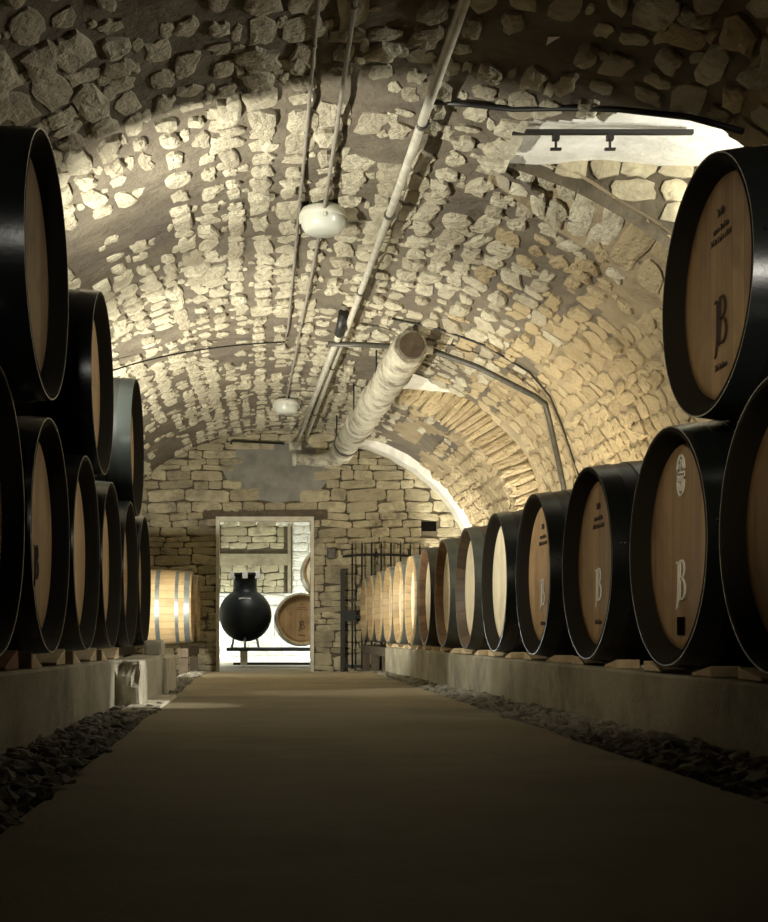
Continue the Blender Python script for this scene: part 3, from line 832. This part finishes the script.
# lagged duct
t = thing('lagged_duct', 'thick cloth-wrapped pipe hanging under the vault and running to the end wall', 'duct', (0,0,0))
a, b = Vector((1.37,11.35,2.58)), Vector((1.13,17.6,2.50))
def along(q): return a.lerp(b, q)
segs = [(0,.16),(.165,.38),(.385,.62),(.625,.86),(.865,1)]
for (q0,q1) in segs:
    bm = bmesh.new(); k = 14
    pts = [along(q0+(q1-q0)*i/k) for i in range(k+1)]
    rs = [.165+.012*noise.noise(Vector((i*.9,q0*30,0))) - (.014 if i in (0,k) else 0) for i in range(k+1)]
    tube(bm, pts, rs, 24)
    for v in bm.verts: v.co += Vector([.010*noise.noise(v.co*5+Vector((j*5,0,0))) for j in range(3)])
    obj('lagging', bm, M['lag'], t)
for q in (.1625,.3825,.6225,.8625):
    bm = bmesh.new(); tube(bm, [along(q-.004), along(q+.004)], .178, 24); obj('band', bm, M['steelpipe'] if q == .8625 else M['pipe'], t)
bm = bmesh.new(); tube(bm, [along(-.012), along(.0)], .115, 20); obj('pipe_mouth', bm, M['rust'], t)
bm = bmesh.new(); tube(bm, [b, b+Vector((-.03,.15,-.02)), b+Vector((-.15,.25,-.05)), b+Vector((-.3,.3,-.06)), (.50,17.9,2.46)], [.15,.13,.10,.085,.08], 18); obj('elbow', bm, M['lag'], t)
bm = bmesh.new(); tube(bm, [(.52,17.9,2.46),(.46,17.9,2.46)], .10, 20); obj('end_cap', bm, M['pipe'], t)
for y_ in (12.6, 14.6, 16.6):
    q = (y_-a.y)/(b.y-a.y); p = along(q)
    for sx in (-.15,.15): bm = bmesh.new(); tube(bm, [(p.x+sx,y_,p.z), (p.x+sx,y_,vz(p.x+sx)+.02)], .009, 6); obj('hanger', bm, M['iron'], t)
bm = bmesh.new(); box(bm, .42,.60,17.95,18.28,2.60,2.72); bevel(bm,.01,1); tag(obj('junction_box', bm, M['lag']), 'small pale junction box where the ceiling pipes meet the end wall', 'box')
bm = bmesh.new(); box(bm, .98,1.10,18.16,18.27,1.05,1.21); bevel(bm,.01,1); tag(obj('switch_box', bm, M['steelpipe']), 'small grey electrical box on the end wall between doorway and gate', 'box')

# ------------------------------------------------------------------ iron gate against the end wall
t = thing('iron_gate', 'black wrought iron gate with arched top rail against the end wall', 'gate', (0,18.16,-.60))
gx0, gx1 = 1.20, 2.45; gm = (gx0+gx1)/2 - .1
def arch(x): return 1.63 + .20*sqrt(max(0, 1-((x-gm)/1.0)**2)) - .12
bm = bmesh.new(); box(bm, gx0-.03,gx0+.03,-.03,.03,0,1.50); obj('post', bm, M['iron'], t)
bm = bmesh.new(); box(bm, gx1-.03,gx1+.03,-.03,.03,0,1.50); obj('post', bm, M['iron'], t)
bm = bmesh.new(); tube(bm, [(gx0+(gx1-gx0)*i/24, 0, arch(gx0+(gx1-gx0)*i/24)) for i in range(25)], .018, 8); obj('arched_rail', bm, M['iron'], t)
for z_ in (.09,.80):
    bm = bmesh.new(); box(bm, gx0,gx1,-.012,.012,z_-.02,z_+.02); obj('rail', bm, M['iron'], t)
x = gx0+.14; i = 0
while x < gx1-.05:
    bm = bmesh.new(); tube(bm, [(x,-.02,.05),(x,-.02,arch(x)+.13)], [.0135,.0135], 8); tube(bm, [(x,-.02,arch(x)+.13),(x,-.02,arch(x)+.20)], [.016,.002], 8)
    obj('bar', bm, M['iron'], t); x += .14; i += 1
bm = bmesh.new(); box(bm, gx0+.03,gx0+.19,-.045,.02,.74,.90); obj('lock_box', bm, M['iron'], t)

# ------------------------------------------------------------------ room beyond the door
bm = bmesh.new(); lay = bm.loops.layers.color.new('tone'); YB = 24.0
box(bm, -3,3,YB,YB+.2,-.8,3.4)
nic = (-.80,.62,.72,2.06)
coursed(bm, lay, -2.8, 2.8, -.66, 3.0, YB, {'rects': [nic], 'fn': lambda x,z: False}, hr=(.12,.2), lr=(.25,.6))
struct(obj('wall_back', bm, [M['white'], M['white']]))
bm = bmesh.new(); lay = bm.loops.layers.color.new('tone'); box(bm, nic[0],nic[1],YB-.012,YB,nic[2],nic[3]); 
coursed(bm, lay, nic[0]+.04, nic[1]-.16, nic[2]+.02, nic[3]-.04, YB-.012, {'rects': [(nic[0],nic[1],1.24,1.50)], 'fn': lambda x,z: False}, hr=(.12,.18), lr=(.25,.55), dep=(.02,.03))
box(bm, nic[0],nic[1]-.06,YB-.05,YB-.01,1.26,1.48, 1); box(bm, nic[1]-.09,nic[1]-.03,YB-.06,YB-.01,nic[2],nic[3], 1); box(bm, nic[0]-.02,nic[0]+.03,YB-.06,YB-.01,nic[2]+.3,nic[3], 1)
struct(obj('trim_6', bm, [M['endmortar'], M['endstone']]))
bm = bmesh.new(); box(bm, -3.1,-2.95,18.8,24.2,-.8,3.4); box(bm, 2.95,3.1,18.8,24.2,-.8,3.4); box(bm, -3.1,3.1,18.8,24.2,3.3,3.4); struct(obj('wall_beyond', bm, M['white']))
t = thing('rack', 'low steel rack with flat top under the black tank and the branded barrel', 'rack', (.45,21.0,-.57))
bm = bmesh.new(); box(bm, -1.0,1.0,-.5,.6,.24,.29); obj('rack_top', bm, M['iron'], t)
for x in (-.72,.6):
    for y in (-.4,.5):
        bm = bmesh.new(); box(bm, x-.055,x+.055,y-.04,y+.04,0,.24); obj('leg', bm, M['frame'], t)
bm = bmesh.new(); box(bm, -.9,.9,-.06,.0,.0,.04); obj('rail', bm, M['iron'], t)
t = thing('round_tank', 'black round tank with short neck and pale clamps seen through the doorway', 'tank', (-.25,21.0,-.28))
pr = [(.02,.001),(.02,.16)] 
zc, r0 = .545, .445
pr = [(zc-r0*cos(radians(q)), max(.001, r0*sin(radians(q)))) for q in range(0,153,8)] + [(1.0,.20),(1.20,.20),(1.20,.235),(1.25,.235),(1.25,.001)]
bm = bmesh.new(); lathe(bm, pr, 'z', 48); bmesh.ops.recalc_face_normals(bm, faces=list(bm.faces)); obj('body', bm, M['tank'], t)
for an in (-150,-90,-30,90):
    bm = bmesh.new(); x, y = .24*cos(radians(an)), .24*sin(radians(an)); box(bm, x-.045,x+.045,y-.03,y+.03,1.15,1.28); bevel(bm,.008,1); obj('clamp', bm, M['steel'], t)
bm = bmesh.new(); box(bm, -.10,.10,-.35,-.31,.80,.83); obj('nameplate', bm, M['steel'], t)
for an in (-90,30,150):
    bm = bmesh.new(); x, y = .22*cos(radians(an)), .22*sin(radians(an)); tube(bm, [(x,y,.17),(x*1.2,y*1.2,.0)], .022, 8); obj('leg', bm, M['steel'], t)
JB, _, _ = make_barrel('oak_barrel', 'oak barrel with dark monogram on its head, on the rack beyond the doorway', (.69,21.2,.19), pi/2, LL['rc'], LL['rb'], 'oak')
for c in JB.children:
    if c.name.startswith('head'): c.data = c.data.copy(); c.data.materials[0] = M['head']
stamp(JB, monogram_bm(.85), M['markdark'], 'monogram', dz=-.10); script_rows(JB)
dup(LO, (1.14,21.3,.98), pi/2, 'oak barrel half hidden by the door jamb, above the branded barrel')
bm = bmesh.new(); box(bm, .62,1.0,21.1,21.2,.62,.66); bm.free()

# ------------------------------------------------------------------ lights
def light(kind, name, loc, energy, col, size=.2, target=None, spot=None, blend=.5, size_y=None):
    l = bpy.data.lights.new(name, kind); l.energy = energy; l.color = col
    o = bpy.data.objects.new(name, l); C.objects.link(o); o.location = loc
    if kind == 'AREA':
        l.shape = 'RECTANGLE'; l.size = size; l.size_y = size_y or size
    else: l.shadow_soft_size = size
    if kind == 'SPOT': l.spot_size = radians(spot); l.spot_blend = blend
    if target: o.rotation_euler = (Vector(target)-Vector(loc)).to_track_quat('-Z','Y').to_euler()
    return o
WARM, NEUT, COOL = (1,.86,.60), (1,.96,.82), (.90,1,.98)
# floodlight standing on the lower left tier, with an unseen plate added to cut its light off towards the camera
t = thing('floodlight', 'floodlight with added light shield on lower left barrels, unseen behind the upper tier', 'lamp', (-1.20,6.95,1.46))
bm = bmesh.new(); box(bm, -.20,.22,-.045,-.035,-.08,.36); obj('light_cutoff_plate', bm, M['iron'], t)
bm = bmesh.new(); box(bm, -.10,.10,-.035,.03,-.08,-.03); obj('housing', bm, M['iron'], t)
bm = bmesh.new(); tube(bm, [(0,-.01,-.08),(0,-.01,-.78)], .014, 8); obj('pole', bm, M['iron'], t)
bm = bmesh.new(); box(bm, -.15,.15,-.12,.12,-.80,-.78); obj('base', bm, M['iron'], t)
light('SPOT','flood_upper', (-1.20,6.955,1.49), 420, NEUT, .015, (1.5,9.2,2.5), 150, .9)
light('SPOT','flood_left', (-1.60,11.3,-.05), 850, NEUT, .10, (-.6,13.2,2.6), 150, .5)
light('SPOT','flood_right', (2.95,13.8,.3), 230, NEUT, .06, (3.0,14.6,2.2), 140, .8)
light('SPOT','flood_end', (2.75,17.0,.2), 220, NEUT, .06, (2.4,18.1,2.6), 140, .8)
light('SPOT','flood_wall', (2.85,10.2,-.1), 200, WARM, .08, (2.5,11.0,2.4), 130, .7)
light('AREA','window_light', (3.50,6.30,2.1), 55, (1,.98,.88), .35, (1.9,6.75,2.95), size_y=.35)
light('SPOT','block_fill_spot', (3.45,6.6,2.15), 700, (1,.98,.88), .05, (-.60,6.6,-.42), 9, .6)  # narrow spot added in the recess to brighten the pale block and slab
light('POINT','cellar_lamp_beyond', (1.4,23.0,-.1), 110, COOL, .1)
light('POINT','cellar_lamp_beyond', (-1.2,23.2,-.1), 90, COOL, .1)
light('AREA','cellar_lamp_beyond', (.3,19.4,2.9), 45, NEUT, .5, (.5,21.4,0))
light('SPOT','aisle_lamp_behind', (1.75,-4.2,.80), 1000, (1,.95,.84), .22, (2.05,4.5,.95), 17, .6)
light('SPOT','aisle_lamp_behind', (.05,-4.2,2.4), 380, (1,.95,.84), .22, (-1.2,4.3,1.15), 14, 1.0)
light('SPOT','aisle_lamp', (-.5,1.2,1.7), 190, (1,.87,.64), .12, (1.44,5.1,.58), 34, 1.0)  # fill spot added out of view to brighten the right barrel heads

w = bpy.data.worlds.new('World'); bpy.context.scene.world = w; w.use_nodes = True
w.node_tree.nodes['Background'].inputs[0].default_value = (.85,1,.9,1); w.node_tree.nodes['Background'].inputs[1].default_value = .005

# ------------------------------------------------------------------ camera
cam = bpy.data.cameras.new('Camera'); co = bpy.data.objects.new('Camera', cam); C.objects.link(co)
cam.sensor_fit = 'HORIZONTAL'; cam.sensor_width = 36; cam.lens = F/768*36
cam.shift_x = 124/768; cam.shift_y = 170/768; cam.clip_start = .05
co.rotation_euler = (pi/2, 0, 0)
sc = bpy.context.scene; sc.camera = co
LIFT = .70
for o in bpy.data.objects:
    if o.parent is None: o.location.z += LIFT
sc.view_settings.view_transform = 'Standard'; sc.view_settings.look = 'None'; sc.view_settings.gamma = 1; sc.view_settings.use_curve_mapping = False
sc.view_settings.exposure = 0
